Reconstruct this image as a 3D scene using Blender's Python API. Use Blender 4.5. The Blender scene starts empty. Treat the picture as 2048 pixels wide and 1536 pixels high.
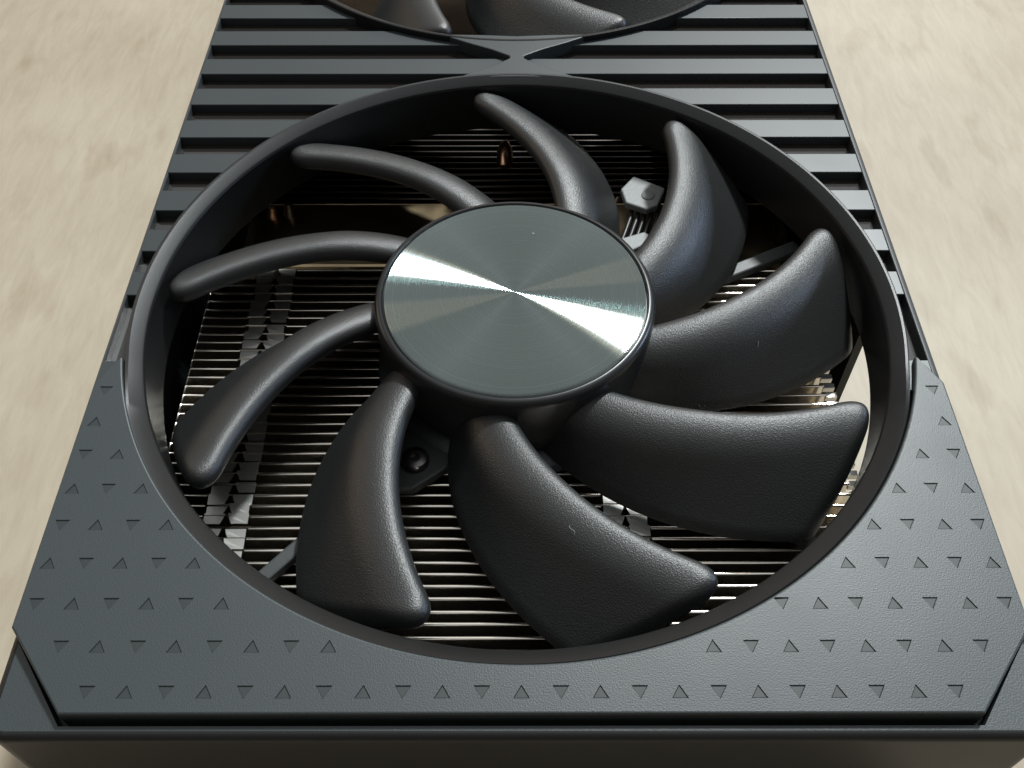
import bpy, bmesh, math, random
from mathutils import Vector, Matrix
random.seed(7)
S = 0.001                      # everything below is written in millimetres
PI = math.pi
R = math.radians
sc = bpy.context.scene
C = sc.collection

# ------------------------------------------------------------------ camera
cam_d = bpy.data.cameras.new('camera')
cam = bpy.data.objects.new('camera', cam_d)
C.objects.link(cam)
cam_d.sensor_width = 36.0
cam_d.lens = 36.0 * 1953 / 2048
cam_d.clip_start = 0.005
cam_d.clip_end = 50
cam.location = (-1.05 * S, -96.6 * S, 100.8 * S)
cam.rotation_euler = (R(90 - 51.45), 0, R(-0.073))
sc.camera = cam

# ------------------------------------------------------------------ room light
world = bpy.data.worlds.new('World')
sc.world = world
world.use_nodes = True
bg = world.node_tree.nodes['Background']
bg.inputs[0].default_value = (1.0, 0.94, 0.88, 1)
bg.inputs[1].default_value = 0.14

def area(name, loc, size, power, col, target=(0, 0, 0)):
    d = bpy.data.lights.new(name, 'AREA')
    d.shape = 'RECTANGLE'
    d.size, d.size_y = size
    d.energy = power
    d.color = col
    o = bpy.data.objects.new(name, d)
    C.objects.link(o)
    o.location = loc
    o.rotation_euler = (Vector(target) - Vector(loc)).to_track_quat('-Z', 'Y').to_euler()
    return o

area('ceiling_glow', (0.1, 1.2, 1.9), (3.6, 3.6), 20, (0.92, 0.98, 1.0), (0.1, 1.2, 0))
area('window_pane', (0.56, 1.16, 1.53), (0.035, 0.20), 23, (0.92, 0.98, 1.0))
area('window_pane', (0.51, 1.18, 1.53), (0.03, 0.20), 12, (1.0, 0.95, 0.90))
area('window_pane', (0.61, 1.14, 1.53), (0.03, 0.20), 11, (0.86, 0.98, 1.0))
area('wall_glow', (0.0, 2.7, 0.45), (3.2, 0.9), 5, (1.0, 0.80, 0.62), (0, 0, 0.45))
area('streak_tint_lamp', (0.42, 0.84, 1.28), (0.05, 0.05), 0.30, (1.0, 0.80, 0.62))  # added lamp: its orange tint imitates iridescence on the hub disc
area('streak_tint_lamp', (0.50, 1.03, 1.14), (0.05, 0.05), 0.22, (0.68, 1.0, 1.0))  # added lamp too: cyan side of the disc's iridescent streak
area('side_lamp', (-1.3, 0.70, 0.38), (0.55, 0.45), 1.5, (1.0, 0.74, 0.50))
area('side_window', (1.40, 0.40, 0.36), (0.30, 0.26), 6.0, (0.58, 0.74, 1.0))

vs = sc.view_settings
vs.view_transform = 'Standard'
vs.look = 'None'
vs.exposure = 0
vs.gamma = 1

# ------------------------------------------------------------------ materials
def new_mat(name):
    m = bpy.data.materials.new(name)
    m.use_nodes = True
    nt = m.node_tree
    return m, nt, nt.nodes['Principled BSDF']

def grain(nt, b, scale, strength, dist=0.0001, detail=2.0, coord='Object'):
    tc = nt.nodes.new('ShaderNodeTexCoord')
    n = nt.nodes.new('ShaderNodeTexNoise')
    n.inputs['Scale'].default_value = scale
    n.inputs['Detail'].default_value = detail
    nt.links.new(tc.outputs[coord], n.inputs['Vector'])
    bp = nt.nodes.new('ShaderNodeBump')
    bp.inputs['Strength'].default_value = strength
    bp.inputs['Distance'].default_value = dist
    nt.links.new(n.outputs['Fac'], bp.inputs['Height'])
    nt.links.new(bp.outputs['Normal'], b.inputs['Normal'])
    return n, tc

def plastic(name, col, rough, scale=0, strength=0.0, spec=0.5, dist=0.0001):
    m, nt, b = new_mat(name)
    b.inputs['Base Color'].default_value = (*col, 1)
    b.inputs['Roughness'].default_value = rough
    b.inputs['Specular IOR Level'].default_value = spec
    if scale:
        n, tc = grain(nt, b, scale, strength, dist)
        # faint uneven gloss: handling marks
        n2 = nt.nodes.new('ShaderNodeTexNoise')
        n2.inputs['Scale'].default_value = 45
        n2.inputs['Detail'].default_value = 4
        nt.links.new(tc.outputs['Object'], n2.inputs['Vector'])
        mr = nt.nodes.new('ShaderNodeMapRange')
        mr.inputs['To Min'].default_value = rough - 0.06
        mr.inputs['To Max'].default_value = rough + 0.06
        nt.links.new(n2.outputs['Fac'], mr.inputs['Value'])
        nt.links.new(mr.outputs['Result'], b.inputs['Roughness'])
    return m

M = {}
M['plate'] = plastic('textured_black_plastic', (0.033, 0.043, 0.046), 0.46, 5600, 0.42, 0.65, 0.00006)
M['slat'] = plastic('satin_black_plastic', (0.034, 0.042, 0.046), 0.42, 6000, 0.06, 0.6, 0.00005)
M['gloss'] = plastic('gloss_black_plastic', (0.022, 0.020, 0.018), 0.10, 0, 0, 0.9)
M['dimple'] = plastic('smooth_black_plastic', (0.027, 0.034, 0.036), 0.50, 0, 0, 0.5)
M['body'] = plastic('body_black_plastic', (0.034, 0.038, 0.039), 0.46, 5000, 0.2, 0.6, 0.00006)
M['front'] = plastic('front_black_plastic', (0.013, 0.013, 0.013), 0.42, 5000, 0.15, 0.4, 0.00006)
M['ring'] = plastic('ring_black_plastic', (0.010, 0.0105, 0.011), 0.38, 5000, 0.12, 0.38)
M['blade'] = plastic('blade_black_plastic', (0.012, 0.0135, 0.014), 0.42, 5800, 0.85, 0.95, 0.00008)
M['hub'] = plastic('hub_black_plastic', (0.018, 0.019, 0.020), 0.30, 1800, 0.06, 0.5)
M['frame'] = plastic('frame_black_plastic', (0.050, 0.055, 0.057), 0.45, 1500, 0.2, 0.5)
M['grey'] = plastic('grey_bracket_plastic', (0.25, 0.265, 0.265), 0.45, 1500, 0.2, 0.5)
M['rubber'] = plastic('wire_sleeve', (0.02, 0.02, 0.02), 0.4, 0, 0, 0.5)
M['board'] = plastic('circuit_board_black', (0.012, 0.012, 0.013), 0.5, 0, 0, 0.4)

def metal(name, col, rough):
    m, nt, b = new_mat(name)
    b.inputs['Base Color'].default_value = (*col, 1)
    b.inputs['Metallic'].default_value = 1
    b.inputs['Roughness'].default_value = rough
    return m, nt, b
M['fin'], nt, b = metal('nickel_fin', (0.90, 0.84, 0.75), 0.20)
grain(nt, b, 350, 0.12, 0.0002)
M['shadefin'], nt, b = metal('shaded_nickel_fin', (0.09, 0.08, 0.075), 0.35)  # rear fins: shade of the well put into the metal colour
M['tab'], nt, b = metal('bare_aluminium_tab', (0.80, 0.79, 0.75), 0.38)
M['pipe'], nt, b = metal('nickel_pipe', (0.22, 0.19, 0.155), 0.26)
grain(nt, b, 60, 0.25, 0.001)
M['cold'], nt, b = metal('polished_nickel_plate', (0.40, 0.31, 0.19), 0.30)
grain(nt, b, 70, 0.6, 0.002)
M['copper'], nt, b = metal('copper_pipe', (0.86, 0.50, 0.32), 0.25)
M['screw'], nt, b = metal('black_zinc_screw', (0.16, 0.15, 0.15), 0.3)
# spun aluminium cap: circular tool marks -> anisotropic along the tangent
capmat = bpy.data.materials.new('spun_aluminium'); capmat.use_nodes = True
M['cap'] = capmat
nt = capmat.node_tree
nt.nodes.remove(nt.nodes['Principled BSDF'])
outn = nt.nodes['Material Output']
g1 = nt.nodes.new('ShaderNodeBsdfAnisotropic'); g1.distribution = 'GGX'
g1.inputs['Color'].default_value = (0.50, 0.59, 0.575, 1)
g1.inputs['Anisotropy'].default_value = 0.935
tn = nt.nodes.new('ShaderNodeTangent'); tn.direction_type = 'RADIAL'; tn.axis = 'Z'
nt.links.new(tn.outputs[0], g1.inputs['Tangent'])
tc = nt.nodes.new('ShaderNodeTexCoord')
ln = nt.nodes.new('ShaderNodeVectorMath'); ln.operation = 'LENGTH'
nt.links.new(tc.outputs['Object'], ln.inputs[0])
wn = nt.nodes.new('ShaderNodeTexNoise'); wn.noise_dimensions = '1D'
wn.inputs['Scale'].default_value = 5200; wn.inputs['Detail'].default_value = 2
nt.links.new(ln.outputs['Value'], wn.inputs['W'])
mr = nt.nodes.new('ShaderNodeMapRange')
mr.inputs['To Min'].default_value = 0.20; mr.inputs['To Max'].default_value = 0.34
nt.links.new(wn.outputs['Fac'], mr.inputs['Value'])
nt.links.new(mr.outputs['Result'], g1.inputs['Roughness'])
nt.links.new(g1.outputs[0], outn.inputs['Surface'])

# pale table laminate: faint grain running away from the camera, blotches
M['table'], nt, b = new_mat('pale_wood_laminate')
b.inputs['Roughness'].default_value = 0.5
b.inputs['Specular IOR Level'].default_value = 0.3
tc = nt.nodes.new('ShaderNodeTexCoord')
mp = nt.nodes.new('ShaderNodeMapping')
mp.inputs['Scale'].default_value = (210, 40, 1)
mp.inputs['Rotation'].default_value = (0, 0, R(4))
nt.links.new(tc.outputs['Object'], mp.inputs['Vector'])
n1 = nt.nodes.new('ShaderNodeTexNoise')
n1.inputs['Scale'].default_value = 2.0; n1.inputs['Detail'].default_value = 7; n1.inputs['Roughness'].default_value = 0.7
n1.inputs['Distortion'].default_value = 0.6
nt.links.new(mp.outputs['Vector'], n1.inputs['Vector'])
r1 = nt.nodes.new('ShaderNodeValToRGB')
r1.color_ramp.elements[0].position = 0.30; r1.color_ramp.elements[0].color = (0.440, 0.374, 0.283, 1)
r1.color_ramp.elements[1].position = 0.62; r1.color_ramp.elements[1].color = (0.505, 0.440, 0.340, 1)
nt.links.new(n1.outputs['Fac'], r1.inputs['Fac'])
n2 = nt.nodes.new('ShaderNodeTexNoise')
n2.inputs['Scale'].default_value = 14; n2.inputs['Detail'].default_value = 5
nt.links.new(tc.outputs['Object'], n2.inputs['Vector'])
r2 = nt.nodes.new('ShaderNodeValToRGB')
r2.color_ramp.elements[0].position = 0.36; r2.color_ramp.elements[0].color = (0.87, 0.85, 0.83, 1)
r2.color_ramp.elements[1].position = 0.56; r2.color_ramp.elements[1].color = (1, 1, 1, 1)
nt.links.new(n2.outputs['Fac'], r2.inputs['Fac'])
mx = nt.nodes.new('ShaderNodeMix'); mx.data_type = 'RGBA'; mx.blend_type = 'MULTIPLY'
mx.inputs['Factor'].default_value = 1
nt.links.new(r1.outputs['Color'], mx.inputs[6]); nt.links.new(r2.outputs['Color'], mx.inputs[7])
# small dark specks
n3 = nt.nodes.new('ShaderNodeTexNoise')
n3.inputs['Scale'].default_value = 130; n3.inputs['Detail'].default_value = 3
mp3 = nt.nodes.new('ShaderNodeMapping'); mp3.inputs['Scale'].default_value = (1, 0.35, 1)
nt.links.new(tc.outputs['Object'], mp3.inputs['Vector']); nt.links.new(mp3.outputs['Vector'], n3.inputs['Vector'])
r3 = nt.nodes.new('ShaderNodeValToRGB')
r3.color_ramp.elements[0].position = 0.26; r3.color_ramp.elements[0].color = (0.86, 0.83, 0.80, 1)
r3.color_ramp.elements[1].position = 0.40; r3.color_ramp.elements[1].color = (1, 1, 1, 1)
nt.links.new(n3.outputs['Fac'], r3.inputs['Fac'])
mx2 = nt.nodes.new('ShaderNodeMix'); mx2.data_type = 'RGBA'; mx2.blend_type = 'MULTIPLY'
mx2.inputs['Factor'].default_value = 1
nt.links.new(mx.outputs[2], mx2.inputs[6]); nt.links.new(r3.outputs['Color'], mx2.inputs[7])
nt.links.new(mx2.outputs[2], b.inputs['Base Color'])
bp = nt.nodes.new('ShaderNodeBump'); bp.inputs['Strength'].default_value = 0.08; bp.inputs['Distance'].default_value = 0.0004
nt.links.new(n1.outputs['Fac'], bp.inputs['Height']); nt.links.new(bp.outputs['Normal'], b.inputs['Normal'])

# ------------------------------------------------------------------ helpers
def mesh_of(name, verts, faces, mat, smooth=None):
    me = bpy.data.meshes.new(name)
    me.from_pydata([(x * S, y * S, z * S) for x, y, z in verts], [], faces)
    bm = bmesh.new(); bm.from_mesh(me)
    bmesh.ops.remove_doubles(bm, verts=bm.verts, dist=1e-7)
    bmesh.ops.recalc_face_normals(bm, faces=bm.faces)
    bm.to_mesh(me); bm.free()
    me.materials.append(mat)
    if smooth is not None:
        me.shade_smooth()
        me.set_sharp_from_angle(angle=R(smooth))
    return me

def link(name, me, parent=None, loc=(0, 0, 0), rotz=0):
    o = bpy.data.objects.new(name, me)
    C.objects.link(o)
    o.location = tuple(c * S for c in loc)
    o.rotation_euler = (0, 0, rotz)
    o.parent = parent
    return o

def empty(name, parent=None, loc=(0, 0, 0)):
    o = bpy.data.objects.new(name, None)
    o.empty_display_size = 0.01
    C.objects.link(o)
    o.location = tuple(c * S for c in loc)
    o.parent = parent
    return o

def box(x0, x1, y0, y1, z0, z1):
    v = [(x0, y0, z0), (x1, y0, z0), (x1, y1, z0), (x0, y1, z0), (x0, y0, z1), (x1, y0, z1), (x1, y1, z1), (x0, y1, z1)]
    f = [(0, 3, 2, 1), (4, 5, 6, 7), (0, 1, 5, 4), (1, 2, 6, 5), (2, 3, 7, 6), (3, 0, 4, 7)]
    return v, f

class MB:
    def __init__(s): s.v = []; s.f = []
    def add(s, v, f):
        n = len(s.v); s.v += v; s.f += [tuple(i + n for i in q) for q in f]
    def box(s, *a): s.add(*box(*a))
    def quad(s, a, b_, c, d): s.add([a, b_, c, d], [(0, 1, 2, 3)])
    def prism(s, poly, z0, z1):
        n = len(poly)
        s.add([(x, y, z0) for x, y in poly] + [(x, y, z1) for x, y in poly],
              [tuple(range(n))[::-1], tuple(range(n, 2 * n))] + [(i, (i + 1) % n, n + (i + 1) % n, n + i) for i in range(n)])
    def revolve(s, prof, a0=0, a1=2 * PI, n=128, cx=0, cy=0, closed_prof=False):
        full = abs(a1 - a0 - 2 * PI) < 1e-6
        m = len(prof); cols = n if full else n + 1
        vs_ = []
        for i in range(cols):
            a = a0 + (a1 - a0) * i / n
            vs_ += [(cx + r * math.cos(a), cy + r * math.sin(a), z) for r, z in prof]
        fs = []
        for i in range(n):
            j = (i + 1) % cols
            for k in range(m if closed_prof else m - 1):
                k2 = (k + 1) % m
                fs.append((i * m + k, j * m + k, j * m + k2, i * m + k2))
        s.add(vs_, fs)
    def tube(s, pts, r, n=10):
        vs_ = []; m = len(pts)
        for i, p in enumerate(pts):
            a = Vector(pts[max(0, i - 1)]); c = Vector(pts[min(m - 1, i + 1)])
            t = (c - a).normalized()
            up = Vector((0, 0, 1)) if abs(t.z) < 0.9 else Vector((1, 0, 0))
            u = t.cross(up).normalized(); w = u.cross(t)
            rr = r[i] if isinstance(r, (list, tuple)) else r
            for k in range(n):
                q = Vector(p) + (u * math.cos(2 * PI * k / n) + w * math.sin(2 * PI * k / n)) * rr
                vs_.append(tuple(q))
        fs = [(i * n + k, i * n + (k + 1) % n, (i + 1) * n + (k + 1) % n, (i + 1) * n + k) for i in range(m - 1) for k in range(n)]
        fs += [tuple(range(n))[::-1], tuple(range((m - 1) * n, m * n))]
        s.add(vs_, fs)
    def mesh(s, name, mat, smooth=None): return mesh_of(name, s.v, s.f, mat, smooth)

def bevel(o, w=0.15, seg=2):
    md = o.modifiers.new('bevel', 'BEVEL')
    md.width = w * S; md.segments = seg; md.limit_method = 'ANGLE'; md.angle_limit = R(40)
    md.harden_normals = False

# ------------------------------------------------------------------ table
TZ = -37.0
t = MB(); t.box(-900, 900, -500, 1100, TZ - 25, TZ)
table = link('table', t.mesh('table', M['table']))
table['kind'] = 'structure'

# ------------------------------------------------------------------ the card
card = empty('graphics_card', None, (0, 0, TZ))
card['label'] = 'black dual fan graphics card lying face up on the pale wooden table'
card['category'] = 'graphics card'
OFF = -TZ                      # children are written with z = 0 at the face plate

def part(name, me, parent=card, loc=(0, 0, 0), rotz=0):
    if parent is card:
        loc = (loc[0], loc[1], loc[2] + OFF)
    return link(name, me, parent, loc, rotz)

W = 56.6                       # half width
C2 = 118.5                     # centre of the far fan
ZS = -1.2                      # top of the slats
ZF = -2.75                     # floor of the channels
RH = 53.4                      # hole radius under the rings

def xin(y, r=RH):
    return max([math.sqrt(max(0.0, r * r - (y - c) ** 2)) for c in (0, C2)])

def sheet(y0, y1, z0, z1, ny, w0=W, w1=W, r=RH):
    """slab between y0 and y1; where a fan hole cuts it, one mesh for each side"""
    ys = [y0 + (y1 - y0) * i / ny for i in range(ny + 1)]
    sides = []
    for sgn in (-1, 1):
        ww = w0 if sgn < 0 else w1
        top = []; bot = []
        for y in ys:
            xi = min(xin(y, r), ww - 0.05)
            top += [(sgn * ww, y, z1), (sgn * xi, y, z1)]
            bot += [(sgn * ww, y, z0), (sgn * xi, y, z0)]
        n = len(top); f = []
        for i in range(ny):
            a = 2 * i
            f += [(a, a + 1, a + 3, a + 2), (n + a, n + a + 2, n + a + 3, n + a + 1),
                  (a, a + 2, n + a + 2, n + a)]
            joined = xin(ys[i], r) < 1e-6 and xin(ys[i + 1], r) < 1e-6
            if not joined:
                f.append((a + 1, n + a + 1, n + a + 3, a + 3))
        f += [(0, n, n + 1, 1), (n - 2, n - 1, 2 * n - 1, 2 * n - 2)]
        mb = MB(); mb.add(top + bot, f)
        sides.append(mb)
    if any(xin(y, r) < 1e-6 for y in ys):
        sides[0].add(sides[1].v, sides[1].f)
        return sides[:1]
    return sides

# channel floor (glossy) under the slats
for q in sheet(-13.5, 182, ZF - 1.2, ZF, 260, W - 0.05, W - 0.9):
    part('channel_floor', q.mesh('channel_floor', M['gloss'], 30))

# slats: front edge at 55.3 - 9.08 n, each 4.75 deep
PITCH = 9.08
n_front = 55.6
for i in range(-13, 7):
    yf = n_front - PITCH * i
    y1 = min(yf + 4.75, 182)
    for q in sheet(yf, y1, ZF - 0.1, ZS, 14, W, W - 0.9):
        o = part('slat', q.mesh('slat', M['slat'], 30)); bevel(o, 0.14)
# the last land before the face plate
for q in sheet(-16.4, -11.3, ZF - 0.1, ZS, 8, W, W - 0.9, 54.0):
    o = part('slat', q.mesh('slat', M['slat'], 30))

# right and left rails of the shroud, skirts below
for sgn, name in ((1, 'side_rail'), (-1, 'side_rail')):
    mb = MB()
    if sgn > 0:
        poly = [(55.65, ZF - 1.3), (55.65, ZS - 0.02), (55.75, ZS + 0.06), (56.15, ZS + 0.06), (56.5, ZS - 0.12), (56.75, ZS - 0.6), (56.8, -12), (55.2, -12)]
    else:
        poly = [(-55.2, -36.8), (-56.9, -36.8), (-56.9, ZS - 0.5), (-56.82, ZS - 0.15), (-56.65, ZS - 0.04), (-56.45, ZS - 0.05), (-56.35, ZS - 0.2), (-56.35, ZF - 1.3), (-55.2, ZF - 1.4)]
    vs_ = [(x, -15.5, z) for x, z in poly] + [(x, 182, z) for x, z in poly]
    n = len(poly)
    mb.add(vs_, [tuple(range(n)), tuple(range(n, 2 * n))[::-1]] + [(i, n + i, n + (i + 1) % n, (i + 1) % n) for i in range(n)])
    part(name, mb.mesh(name, M['body'], 30))
mb = MB(); mb.box(55.3, 56.6, 8, 182, -36.8, -12.02)
part('side_skirt', mb.mesh('side_skirt', M['board']))
for x0, x1, zb_ in ((-56.15, -55.2, -36.8), (55.2, 56.15, -12.0)):
    mb = MB(); mb.box(x0, x1, -52, -15.6, zb_, -4.0)
    part('side_skirt', mb.mesh('side_skirt', M['front']))

# web where the two rings meet
web = [(-1.3, 59.6), (-4.5, 61.6), (-9.0, 63.8), (-14.0, 66.6), (-6, 66.4), (0, 66.0), (6, 66.4), (14.0, 66.6), (9.0, 63.8), (4.5, 61.6), (1.3, 59.6),
       (4.0, 56.5), (9.0, 53.4), (0, 53.6), (-9.0, 53.4), (-4.0, 56.5)]
mb = MB(); mb.prism(web[:11] + [(1.3, 58.9), (4.0, 56.8), (10.0, 53.3), (5, 53.2), (0, 53.3), (-5, 53.2), (-10.0, 53.3), (-4.0, 56.8), (-1.3, 58.9)], ZF, -0.12)
o = part('ring_bridge', mb.mesh('ring_bridge', M['slat'])); bevel(o, 0.2)

# fan rings
def ring_mesh(low):
    hi = [(54.25, ZF), (54.25, -0.22), (54.18, -0.08), (54.02, 0.0), (53.7, -0.04), (52.35, -0.85), (52.1, -1.05), (51.95, -1.4), (51.85, -10.0), (52.6, -10.0), (53.2, -4.0), (53.2, ZF)]
    lo = [(54.90, -3.4), (54.90, -0.60), (54.75, -0.40), (54.60, -0.30), (54.3, -0.45), (52.75, -1.55), (52.45, -1.8), (52.25, -2.2), (51.95, -10.0), (52.8, -10.0), (53.5, -4.0), (53.6, -3.4)]
    a = math.asin(-11.6 / 54.4)
    cols = [(a + (PI - 2 * a) * i / 150, hi) for i in range(151)]
    b_ = PI - a + 0.002
    for i in range(121):
        t_ = b_ + (PI + 2 * a - 0.004) * i / 120
        q = min(1.0, min(i, 120 - i) / 9.0); q = q * q * (3 - 2 * q)
        cols.append((t_, [(h[0] * (1 - q) + l[0] * q, h[1] * (1 - q) + l[1] * q) for h, l in zip(hi, lo)]))
    mb = MB(); m = len(hi); n = len(cols)
    v = [(r * math.cos(t), r * math.sin(t), z) for t, p in cols for r, z in p]
    f = [(i * m + k, ((i + 1) % n) * m + k, ((i + 1) % n) * m + (k + 1) % m, i * m + (k + 1) % m) for i in range(n) for k in range(m)]
    mb.add(v, f)
    return mb.mesh('fan_ring', M['ring'], 11)
rm = ring_mesh(True)
part('fan_ring', rm, card, (-0.25, 0, 0))
part('fan_ring', rm, card, (0, C2, 0), PI)

# ------------------------------------------------------------------ face plate with triangular dimples
def tri_pts(x, y, down, s=1.0):
    w2, h = 0.90 * s, 1.5 * s
    if down: return [(x - w2, y + h * 0.45), (x, y - h * 0.55), (x + w2, y + h * 0.45)]
    return [(x - w2, y - h * 0.5), (x + w2, y - h * 0.5), (x, y + h * 0.5)]
dims = []
for r_ in range(9):
    y = -57.75 + 5.06 * r_
    lim = {0: 11, 1: 12}.get(r_, 13)
    for k in range(-lim, lim + 1):
        x = 4.18 * k
        if math.hypot(x, y) < 55.7 or (r_ == 2 and k == -7): continue
        dims.append((x, y, (k + r_) % 2 == 1))

def plate_loop(e):             # e = how far the outline sits inside the true edge
    A = []
    R0 = 54.72 + e
    ya = -11.6
    xa = math.sqrt(R0 * R0 - ya * ya)
    A += [(-48.3 + 0.4 * e, -60.15 + e), (48.3 - 0.4 * e, -60.15 + e), (56.2 - e, -50.4 + 0.4 * e), (56.2 - e, -16.0 - e * 0.4)]
    a0 = math.atan2(ya - 0.6 * e, xa); n = 120
    for i in range(n + 1):
        a = a0 + (-PI - 2 * a0) * i / n
        A.append((R0 * math.cos(a), R0 * math.sin(a)))
    A += [(-56.2 + e, -16.0 - e * 0.4), (-56.2 + e, -50.4 + 0.4 * e)]
    return A
bm = bmesh.new()
loops = [(0.26, 0.0), (0.12, -0.05), (0.0, -0.22), (0.0, -4.0)]
rings = []
for e, z in loops:
    rings.append([bm.verts.new((x * S, y * S, z * S)) for x, y in plate_loop(e)])
for ra, rb in zip(rings, rings[1:]):
    n = len(ra)
    for i in range(n):
        bm.faces.new((ra[i], ra[(i + 1) % n], rb[(i + 1) % n], rb[i]))
edges = []
n = len(rings[0])
for i in range(n):
    edges.append(bm.edges.get((rings[0][i], rings[0][(i + 1) % n])))
for x, y, dn in dims:
    vv = [bm.verts.new((px * S, py * S, 0)) for px, py in tri_pts(x, y, dn)]
    for i in range(3): edges.append(bm.edges.new((vv[i], vv[(i + 1) % 3])))
bmesh.ops.triangle_fill(bm, use_beauty=True, use_dissolve=False, edges=edges, normal=(0, 0, 1))
# drop anything the fill laid across a dimple
for f in list(bm.faces):
    c = f.calc_center_median() / S
    if abs(c.z) < 1e-4 and len(f.verts) == 3:
        for x, y, dn in dims:
            if abs(c.x - x) < 0.5 and abs(c.y - y) < 0.9:
                p = tri_pts(x, y, dn, 1.01)
                vv = [(v.co.x / S, v.co.y / S) for v in f.verts]
                if all(min(math.hypot(a[0] - q[0], a[1] - q[1]) for q in tri_pts(x, y, dn)) < 1e-3 for a in vv):
                    bm.faces.remove(f)
                break
bmesh.ops.recalc_face_normals(bm, faces=bm.faces)
me = bpy.data.meshes.new('face_plate'); bm.to_mesh(me); bm.free()
me.materials.append(M['plate'])
me.shade_smooth(); me.set_sharp_from_angle(angle=R(7))
plate = part('face_plate', me)

def dimple_mesh(dn):
    a = tri_pts(0, 0, dn); b_ = tri_pts(0, 0.0, dn, 0.80)
    v = [(x, y, 0) for x, y in a] + [(x, y, -0.13) for x, y in b_]
    f = [(3, 4, 5)] + [(i, (i + 1) % 3, 3 + (i + 1) % 3, 3 + i) for i in range(3)]
    me = mesh_of('triangle_dimple', v, f, M['dimple'])
    return me
dm = {True: dimple_mesh(True), False: dimple_mesh(False)}
for mm in dm.values():          # the pit opens upwards
    if mm.polygons[0].normal.z < 0: mm.flip_normals()
for x, y, dn in dims:
    link('triangle_dimple', dm[dn], plate, (x, y, 0))

# ------------------------------------------------------------------ body below the plate: front wall, corner lands, groove
def rounded(o):                 # outline, o = outward offset
    X, Y = 55.55 + o, -61.35 - o
    rr = 1.6 + o
    P = [(X, -40.0)]
    for i in range(9):
        a = -i * PI / 16
        P.append((X - rr + rr * math.cos(a), Y + rr + rr * math.sin(a)))
    Q = [(-x, y) for x, y in P[::-1]]
    return P + Q
mb = MB()
steps = [(0.95 * math.sin(R(a_)), -1.55 - 0.95 * (1 - math.cos(R(a_)))) for a_ in range(0, 91, 10)] + [(0.95, -36.9)]
prev = None
for o_, z in steps:
    cur = [(x, y, z) for x, y in rounded(o_)]
    if prev:
        n = len(cur)
        mb.add(prev + cur, [(i, i + 1, n + i + 1, n + i) for i in range(n - 1)])
    prev = cur
out0 = rounded(0.0)
inner = [(55.55, -51.6), (48.6, -60.85), (-48.6, -60.85), (-55.55, -51.6)]
# flat land on top, built right to left as three polygons
part('shroud_body', mb.mesh('shroud_body', M['front'], 50))
mb = MB()
rt = [p for p in out0 if p[0] > 48.6 and p[1] < -51.6]
mb.add([(x, y, -1.55) for x, y in [(55.55, -51.6)] + rt + [(48.6, -61.35), (48.6, -60.85)]], [tuple(range(len(rt) + 3))])
lt = [(-x, y) for x, y in rt]
mb.add([(x, y, -1.55) for x, y in [(-55.55, -51.6)] + lt + [(-48.6, -61.35), (-48.6, -60.85)]], [tuple(range(len(lt) + 3))[::-1]])
mb.quad((48.6, -61.35, -1.55), (-48.6, -61.35, -1.55), (-48.6, -60.85, -1.55), (48.6, -60.85, -1.55))
for a, b_ in zip(inner, inner[1:]):
    mb.quad((*a, -1.55), (*b_, -1.55), (*b_, -4.2), (*a, -4.2))
# groove floor and inner wall of the front
part('front_lip', mb.mesh('front_lip', M['plate']))
mb = MB(); mb.add([(56, -61.2, -4.2), (56, -49.5, -4.2), (46, -56, -4.2), (46, -59.5, -4.2), (-46, -59.5, -4.2), (-46, -56, -4.2), (-56, -49.5, -4.2), (-56, -61.2, -4.2)], [(0, 1, 2, 3), (3, 4, 7, 0), (4, 5, 6, 7)])
part('groove_floor', mb.mesh('groove_floor', M['body']))
mb = MB(); mb.quad((55.2, -60.4, -4.2), (-55.2, -60.4, -4.2), (-55.2, -60.4, -36.9), (55.2, -60.4, -36.9))
part('inner_wall', mb.mesh('inner_wall', M['body']))

# underside of the face plate: closes the well below it around the opening
mb = MB()
mb.revolve([(52.9, -10.0), (55.0, -4.1), (54.6, -4.0)], R(190), R(350), 60)
part('shroud_liner', mb.mesh('shroud_liner', M['ring'], 40))

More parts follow.
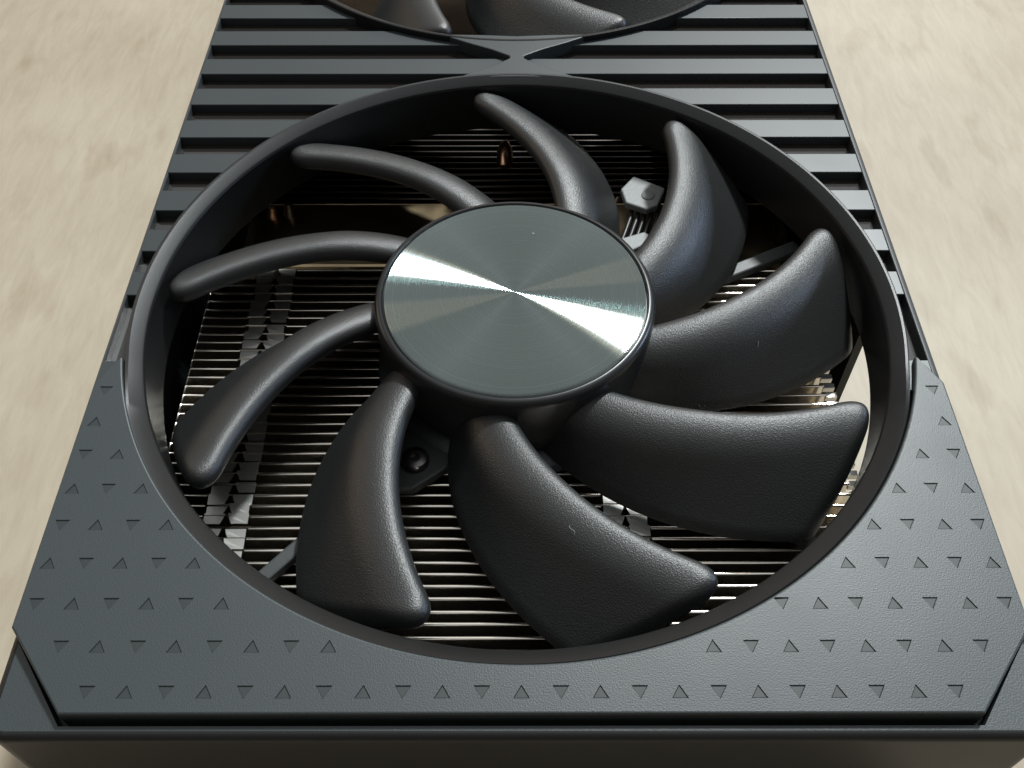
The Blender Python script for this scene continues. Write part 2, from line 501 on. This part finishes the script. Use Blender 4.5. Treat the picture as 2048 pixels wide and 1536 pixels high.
# ------------------------------------------------------------------ fan
def blade_mesh():
    NS, NU = 40, 24
    r0, r1 = 19.2, 51.2
    secs = []
    for i in range(NS + 1):
        q = i / NS
        r = r0 + (r1 - r0) * (1 - (1 - q) ** 1.7)
        phL = -(47.9 - r) * 1.0 * PI / 180                   # leading edge sweep
        phL0 = phL
        tipc = 4.6
        if r > r1 - tipc:                                    # rounded leading corner
            d = (r - (r1 - tipc)) / tipc
            phL -= 6.2 * (1 - math.sqrt(max(0, 1 - d * d * 0.992))) / r
        phT = -(49.3 - r) * 1.0 * PI / 180 - R(22.3 + 0.14 * (49.3 - r))
        if r > r1 - 1.6:
            d = (r - (r1 - 1.6)) / 1.6
            phT += 1.6 * (1 - math.sqrt(max(0, 1 - d * d * 0.985))) / r
        shrink = 1.0
        if r > r1 - 1.6:
            d = (r - (r1 - 1.6)) / 1.6
            shrink = math.sqrt(max(0.02, 1 - d * d))
        # camber line in (arc length, z)
        L = r * (phL0 - phT)
        rec = r * (phL0 - phL)                                # how far the rounded tip sets the edge back
        dip = max(0.0, (32 - r) / 13) ** 1.5
        drop_t = 8.2 - 0.8 * dip
        flat, roll = 2.4, 5.5                                # near-flat rolled edge, then bend, then straight
        a_lo, a_hi = 0.05, 1.35
        for _ in range(40):
            th_m = 0.5 * (a_lo + a_hi)
            dr = roll * math.tan(th_m * 0.5) + max(0.5, L - flat - roll) * math.tan(th_m)
            if dr > drop_t: a_hi = th_m
            else: a_lo = th_m
        cam_ = []
        zz = -3.0 - 1.4 * dip; ps = 0.0
        for j in range(NU + 1):
            u = (j / NU) ** 1.25; s_ = rec + u * (L - rec)
            sm = 0.5 * (s_ + ps)
            ang = th_m * min(1.0, max(-0.12, (sm - flat) / roll))
            if j == 0:                                       # walk down the profile to the set-back start
                for k_ in range(12):
                    zz -= rec / 12 * math.tan(th_m * min(1.0, max(-0.12, (rec * (k_ + 0.5) / 12 - flat) / roll)))
            else: zz -= (s_ - ps) * math.tan(ang)
            ps = s_
            cam_.append((s_ - rec, zz))
        up = []; lo = []
        for j in range(NU + 1):
            a = cam_[max(0, j - 1)]; c = cam_[min(NU, j + 1)]
            tx, tz = c[0] - a[0], c[1] - a[1]
            l = math.hypot(tx, tz); nx, nz = -tz / l, tx / l
            u = (j / NU) ** 1.25
            th = 1.35 * (1 - u ** 1.1) ** 1.3 + 0.42
            nose = min(1.0, u * (L - rec) / 2.2)
            h = th * math.sqrt(max(0.0, 1 - (1 - nose) ** 2)) * shrink
            if u > 0.95: h *= math.sqrt(max(0.05, 1 - ((u - 0.95) / 0.05) ** 2))
            drop = (1 - shrink) * 0.35
            up.append((cam_[j][0] + nx * h, cam_[j][1] + nz * h - drop))
            lo.append((cam_[j][0] - nx * h, cam_[j][1] - nz * h - drop))
        loop = up + lo[::-1][1:-1]
        ring = []
        for s_, z in loop:
            a = phL - s_ / r
            ring.append((r * math.cos(a), r * math.sin(a), z))
        secs.append(ring)
    m = len(secs[0])
    v = [p for s_ in secs for p in s_]
    f = []
    for i in range(NS):
        for k in range(m):
            k2 = (k + 1) % m
            f.append((i * m + k, i * m + k2, (i + 1) * m + k2, (i + 1) * m + k))
    f.append(tuple(range(m))); f.append(tuple(range(NS * m, NS * m + m))[::-1])
    return mesh_of('blade', v, f, M['blade'], 70)
bl = blade_mesh()
mb = MB()
mb.revolve([(0.01, -0.75), (18.9, -0.75), (18.98, -0.25), (19.15, -0.1), (19.45, -0.12), (19.8, -0.35), (20.05, -0.8), (20.15, -1.5), (20.0, -9.0), (19.4, -11.5), (18.0, -12.0), (0.01, -12.0)], n=160)
hubm = mb.mesh('hub', M['hub'], 40)
mb = MB()
mb.revolve([(0.001, 0.0), (6, 0.0), (12, 0.0), (18.35, 0.0), (18.55, -0.05), (18.66, -0.2), (18.66, -0.72)], n=160)
capm = mb.mesh('hub_cap', M['cap'], 40)

def build_fan(cy, turn):
    f = empty('fan', card, (-0.5, cy + 0.5, OFF))
    link('hub', hubm, f)
    link('hub_cap', capm, f)
    for k in range(9):
        link('blade', bl, f, (0, 0, 0), turn + k * R(40))
    return f
fan1 = build_fan(0, R(-21.6))
fan2 = build_fan(C2, R(-24))

# ------------------------------------------------------------------ fan frame: motor mount, struts, screws, wires
def polar(r, a, z=0): return (r * math.cos(R(a)), r * math.sin(R(a)), z)
def build_frame(cy):
    fr = empty('fan_frame', card, (0, cy, OFF))
    mb = MB(); mb.revolve([(0.01, -12.4), (20.5, -12.4), (21.2, -12.8), (21.4, -14.2), (0.01, -14.2)], n=80)
    link('motor_mount', mb.mesh('motor_mount', M['frame'], 40), fr)
    for ang, wd in ((-131.5, 2.0), (27, 2.4), (-40, 2.0)):
        mb = MB(); mb.box(18, 53, -wd / 2, wd / 2, -14.6, -13.0)
        o = link('strut', mb.mesh('strut', M['frame']), fr, (0, 0, 0), R(ang)); bevel(o, 0.3)
    for ang in (-126.5, -6.5, 113.5):
        mb = MB()
        poly = [(19, -4.5), (24, -3.6), (28.0, -2.2), (30.0, 0.4), (28.2, 2.8), (24, 4.0), (19, 4.8)]
        mb.prism(poly, -14.6, -12.9)
        o = link('screw_lug', mb.mesh('screw_lug', M['frame']), fr, (0, 0, 0), R(ang)); bevel(o, 0.35)
        mb = MB()
        mb.revolve([(0.01, -11.9), (0.5, -11.9), (0.55, -11.55), (1.2, -11.5), (1.75, -11.7), (1.95, -12.2), (1.95, -12.9)], n=28, cx=24.6, cy=0.2)
        s_ = link('screw', mb.mesh('screw', M['screw'], 40), fr, (0, 0, 0), R(ang))
    return fr
frame1 = build_frame(0)
# cable clamp with a screw and the ribbon of fan wires below it
mb = MB()
mb.prism([(18.1, 36.2), (20.6, 39.7), (25.9, 36.4), (24.2, 32.0), (22.2, 30.8), (18.7, 32.6)], -12.6, -11.2)
o = link('cable_clamp', mb.mesh('cable_clamp', M['grey']), frame1); bevel(o, 0.3)
mb = MB(); mb.revolve([(0.01, -10.9), (0.9, -10.9), (1.15, -11.05), (1.2, -11.3)], n=24, cx=22.7, cy=34.4)
link('clamp_boss', mb.mesh('clamp_boss', M['grey'], 40), frame1)
for k in range(5):
    x = 19.0 + 1.15 * k
    mb = MB(); mb.tube([(x + 1.2, 34.5, -13.2), (x + 0.6, 31.0, -13.3), (x - 0.6, 27.4, -13.5), (x - 2.2, 23.0, -13.8)], 0.42, 8)
    link('wire', mb.mesh('wire', M['rubber'], 60), frame1)
mb = MB(); mb.prism([(17.0, 24.6), (21.5, 26.4), (23.4, 24.6), (19.0, 21.8)], -13.6, -12.2)
o = link('cable_clamp', mb.mesh('cable_clamp', M['grey']), frame1); bevel(o, 0.25)

# ------------------------------------------------------------------ heat sink
hs = empty('heat_sink', card, (0, 0, OFF))
FP = 1.755
ZT = -14.9
def fin_mesh(cols, xl=-49.6, xr=49.6, zb=-29.5):
    """sheet with a folded top lip (missing at the tabs) and a folded end, one connected skin"""
    st = [(xl, 1.5, True), (xl + 0.18, 1.5, True), (xl + 0.181, 0.34, False)]
    for cx in cols:
        st += [(cx - 3.3, 0.34, False), (cx - 3.29, 0.112, False), (cx + 3.29, 0.112, False), (cx + 3.3, 0.34, False)]
    st += [(xr, 0.34, False)]
    v = []; f = []
    for x, lip, fl in st:
        if fl: pr = [(0.11, zb), (0.11, ZT - 0.12), (0.02, ZT), (-1.42, ZT), (-1.5, ZT - 0.04), (-1.5, ZT - 0.1), (-1.5, ZT - 0.2), (-1.5, zb)]
        else: pr = [(0.11, zb), (0.11, ZT - 0.12), (0.07, ZT - 0.03), (-0.02, ZT), (-lip + 0.10, ZT - 0.02), (-lip, ZT - 0.10), (-min(lip, 0.11), ZT - 0.2), (-0.11, zb)]
        v += [(x, a, c) for a, c in pr]
    for i in range(len(st) - 1):
        f += [(i * 8 + k, i * 8 + (k + 1) % 8, (i + 1) * 8 + (k + 1) % 8, (i + 1) * 8 + k) for k in range(8)]
    n = len(v)
    f += [tuple(range(8)), tuple(range(n - 8, n))[::-1]]
    mb = MB(); mb.add(v, f)
    return mb
def tab_mesh(cx, sg):
    """one land of an interlocking tab pair; its inner edge slants to leave a dark notch"""
    P = [(cx + sg * 0.75, -1.52, -0.14), (cx + sg * 3.0, -1.52, -0.14), (cx + sg * 3.0, 0.0, 0.05), (cx + sg * 0.16, 0.0, 0.05), (cx + sg * 0.34, -0.7, 0.0)]
    n = len(P)
    mb = MB()
    mb.add([(x, y, ZT + z) for x, y, z in P] + [(x, y, ZT + z - 0.16) for x, y, z in P],
           [tuple(range(n)), tuple(range(n, 2 * n))[::-1]] + [(i, (i + 1) % n, n + (i + 1) % n, n + i) for i in range(n)])
    return mb.mesh('fin_tab', M['tab'])
colsA = (-40.0, 14.6)
fA = fin_mesh(colsA, -50.4, 46.3).mesh('fin', M['fin'], 50)
tA = [tab_mesh(c, g) for c in colsA for g in (-1, 1)]
endm = MB(); endm.box(46.3, 48.0, -0.30, 0.55, ZT - 1.4, ZT - 0.4)
endm = endm.mesh('fin_end', M['tab'])
y = -59.0
while y < 20.5:
    jy = random.uniform(-0.07, 0.07)
    link('fin', fA, hs, (0, y + jy, random.uniform(-0.05, 0.05)), random.uniform(-0.0012, 0.0012))
    for q in tA:
        o = link('fin_tab', q, hs, (random.uniform(-0.12, 0.12), y, 0))
        k = random.uniform(-0.03, 0.03)                      # each land is bent a little differently about its own fold
        o.rotation_euler = (k, random.uniform(-0.006, 0.006), random.uniform(-0.01, 0.01))
        o.location.z += ZT * S * (1 - math.cos(k)); o.location.y += ZT * S * math.sin(k)
    link('fin_end', endm, hs, (0, y, 0))
    y += FP
# rear stack
fB = fin_mesh((-30.0, 30.0), zb=-22.4).mesh('fin', M['shadefin'], 50)
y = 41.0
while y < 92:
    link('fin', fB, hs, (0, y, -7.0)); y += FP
# base plate, heat pipes in the gap between the stacks
mb = MB(); mb.box(-50, 50, -60, 180, -31.5, -29.6)
link('base_plate', mb.mesh('base_plate', M['pipe']), hs)
mb = MB(); mb.box(-46, 46, 23.5, 40, -20.5, -17.6)
o = link('cold_plate', mb.mesh('cold_plate', M['cold']), hs); bevel(o, 0.6)
def arc_pipe(pts, r, mat, name):
    mb = MB(); mb.tube(pts, r, 14)
    link(name, mb.mesh(name, mat, 60), hs)
for k, x0 in enumerate((-28, -20, -12)):
    pts = []
    for i in range(15):
        a = R(180 - 100 * i / 14)
        pts.append((x0 + 18 + 20 * math.cos(a), 22 + 14 * math.sin(a), -20.5))
    arc_pipe(pts, 2.6, M['pipe'], 'heat_pipe')
arc_pipe([(14, 20, -20.5), (16, 30, -20.5), (20, 42, -20.5)], 2.6, M['pipe'], 'heat_pipe')
arc_pipe([(-2.2, 50.0, -17.5), (-2.2, 52.5, -15.6), (-2.2, 54.0, -15.2)], [1.5, 1.5, 0.9], M['copper'], 'heat_pipe_end')
arc_pipe([(-43.9, 36.0, -20.0), (-43.9, 36.3, -17.0), (-43.7, 36.5, -15.6)], [1.0, 1.0, 0.6], M['copper'], 'heat_pipe_end')
arc_pipe([(-40.8, 36.5, -20.0), (-40.8, 36.8, -16.8), (-40.8, 37.0, -15.2)], [1.2, 1.2, 0.7], M['pipe'], 'heat_pipe_end')
mb = MB(); mb.box(-51, 51, -58, 182, -35.2, -33.6)
part('circuit_board', mb.mesh('circuit_board', M['board']))

# ------------------------------------------------------------------ lint and dust caught on the fan
lintm, nt, b = new_mat('grey_lint')
b.inputs['Base Color'].default_value = (0.36, 0.39, 0.39, 1)
b.inputs['Roughness'].default_value = 0.8
def on_surface(o, loc, nrm, spin=0):
    q = Vector((0, 0, 1)).rotation_difference(Vector(nrm).normalized())
    o.location = tuple((c + 0.06 * n_) * S for c, n_ in zip(loc, nrm))
    o.rotation_euler = (q.to_matrix() @ Matrix.Rotation(R(spin), 3, 'Z')).to_euler()
mb = MB()
pts = [(0.24 * math.sin(i / 16 * 5.2 + 0.4), -0.65 + 1.3 * i / 16 ** 1.0, 0.05 + 0.12 * math.sin(i / 16 * PI)) for i in range(17)]
mb.tube(pts, 0.028, 6)
lint = link('lint_fibre', mb.mesh('lint_fibre', lintm, 60))
on_surface(lint, (6.31, -37.10, -2.07), (-0.32, -0.35, 0.88), 8)
lint['label'] = 'tiny curled grey lint fibre stuck on the black blade nearest the front edge'
lint['category'] = 'lint'
mb = MB()
mb.tube([(0, -0.45, 0), (0.06, -0.1, 0.05), (0.02, 0.25, 0.03), (-0.05, 0.5, 0.02)], [0.03, 0.05, 0.05, 0.02], 6)
lint = link('lint_fibre', mb.mesh('lint_fibre', lintm, 60))
on_surface(lint, (34.13, -5.27, -4.70), (0.36, -0.67, 0.65), 0)
lint['label'] = 'tiny straight pale lint sliver on the black blade right of the hub'
lint['category'] = 'lint'
mb = MB()
mb.revolve([(0.005, 0.14), (0.10, 0.11), (0.17, 0.03), (0.14, -0.04), (0.005, -0.05)], n=9)
dust = link('dust_speck', mb.mesh('dust_speck', lintm, 60))
on_surface(dust, (2.25, 12.57, 0.0), (0, 0, 1), 0)
dust['label'] = 'single pale dust speck on the metal hub disc above its centre'
dust['category'] = 'dust'
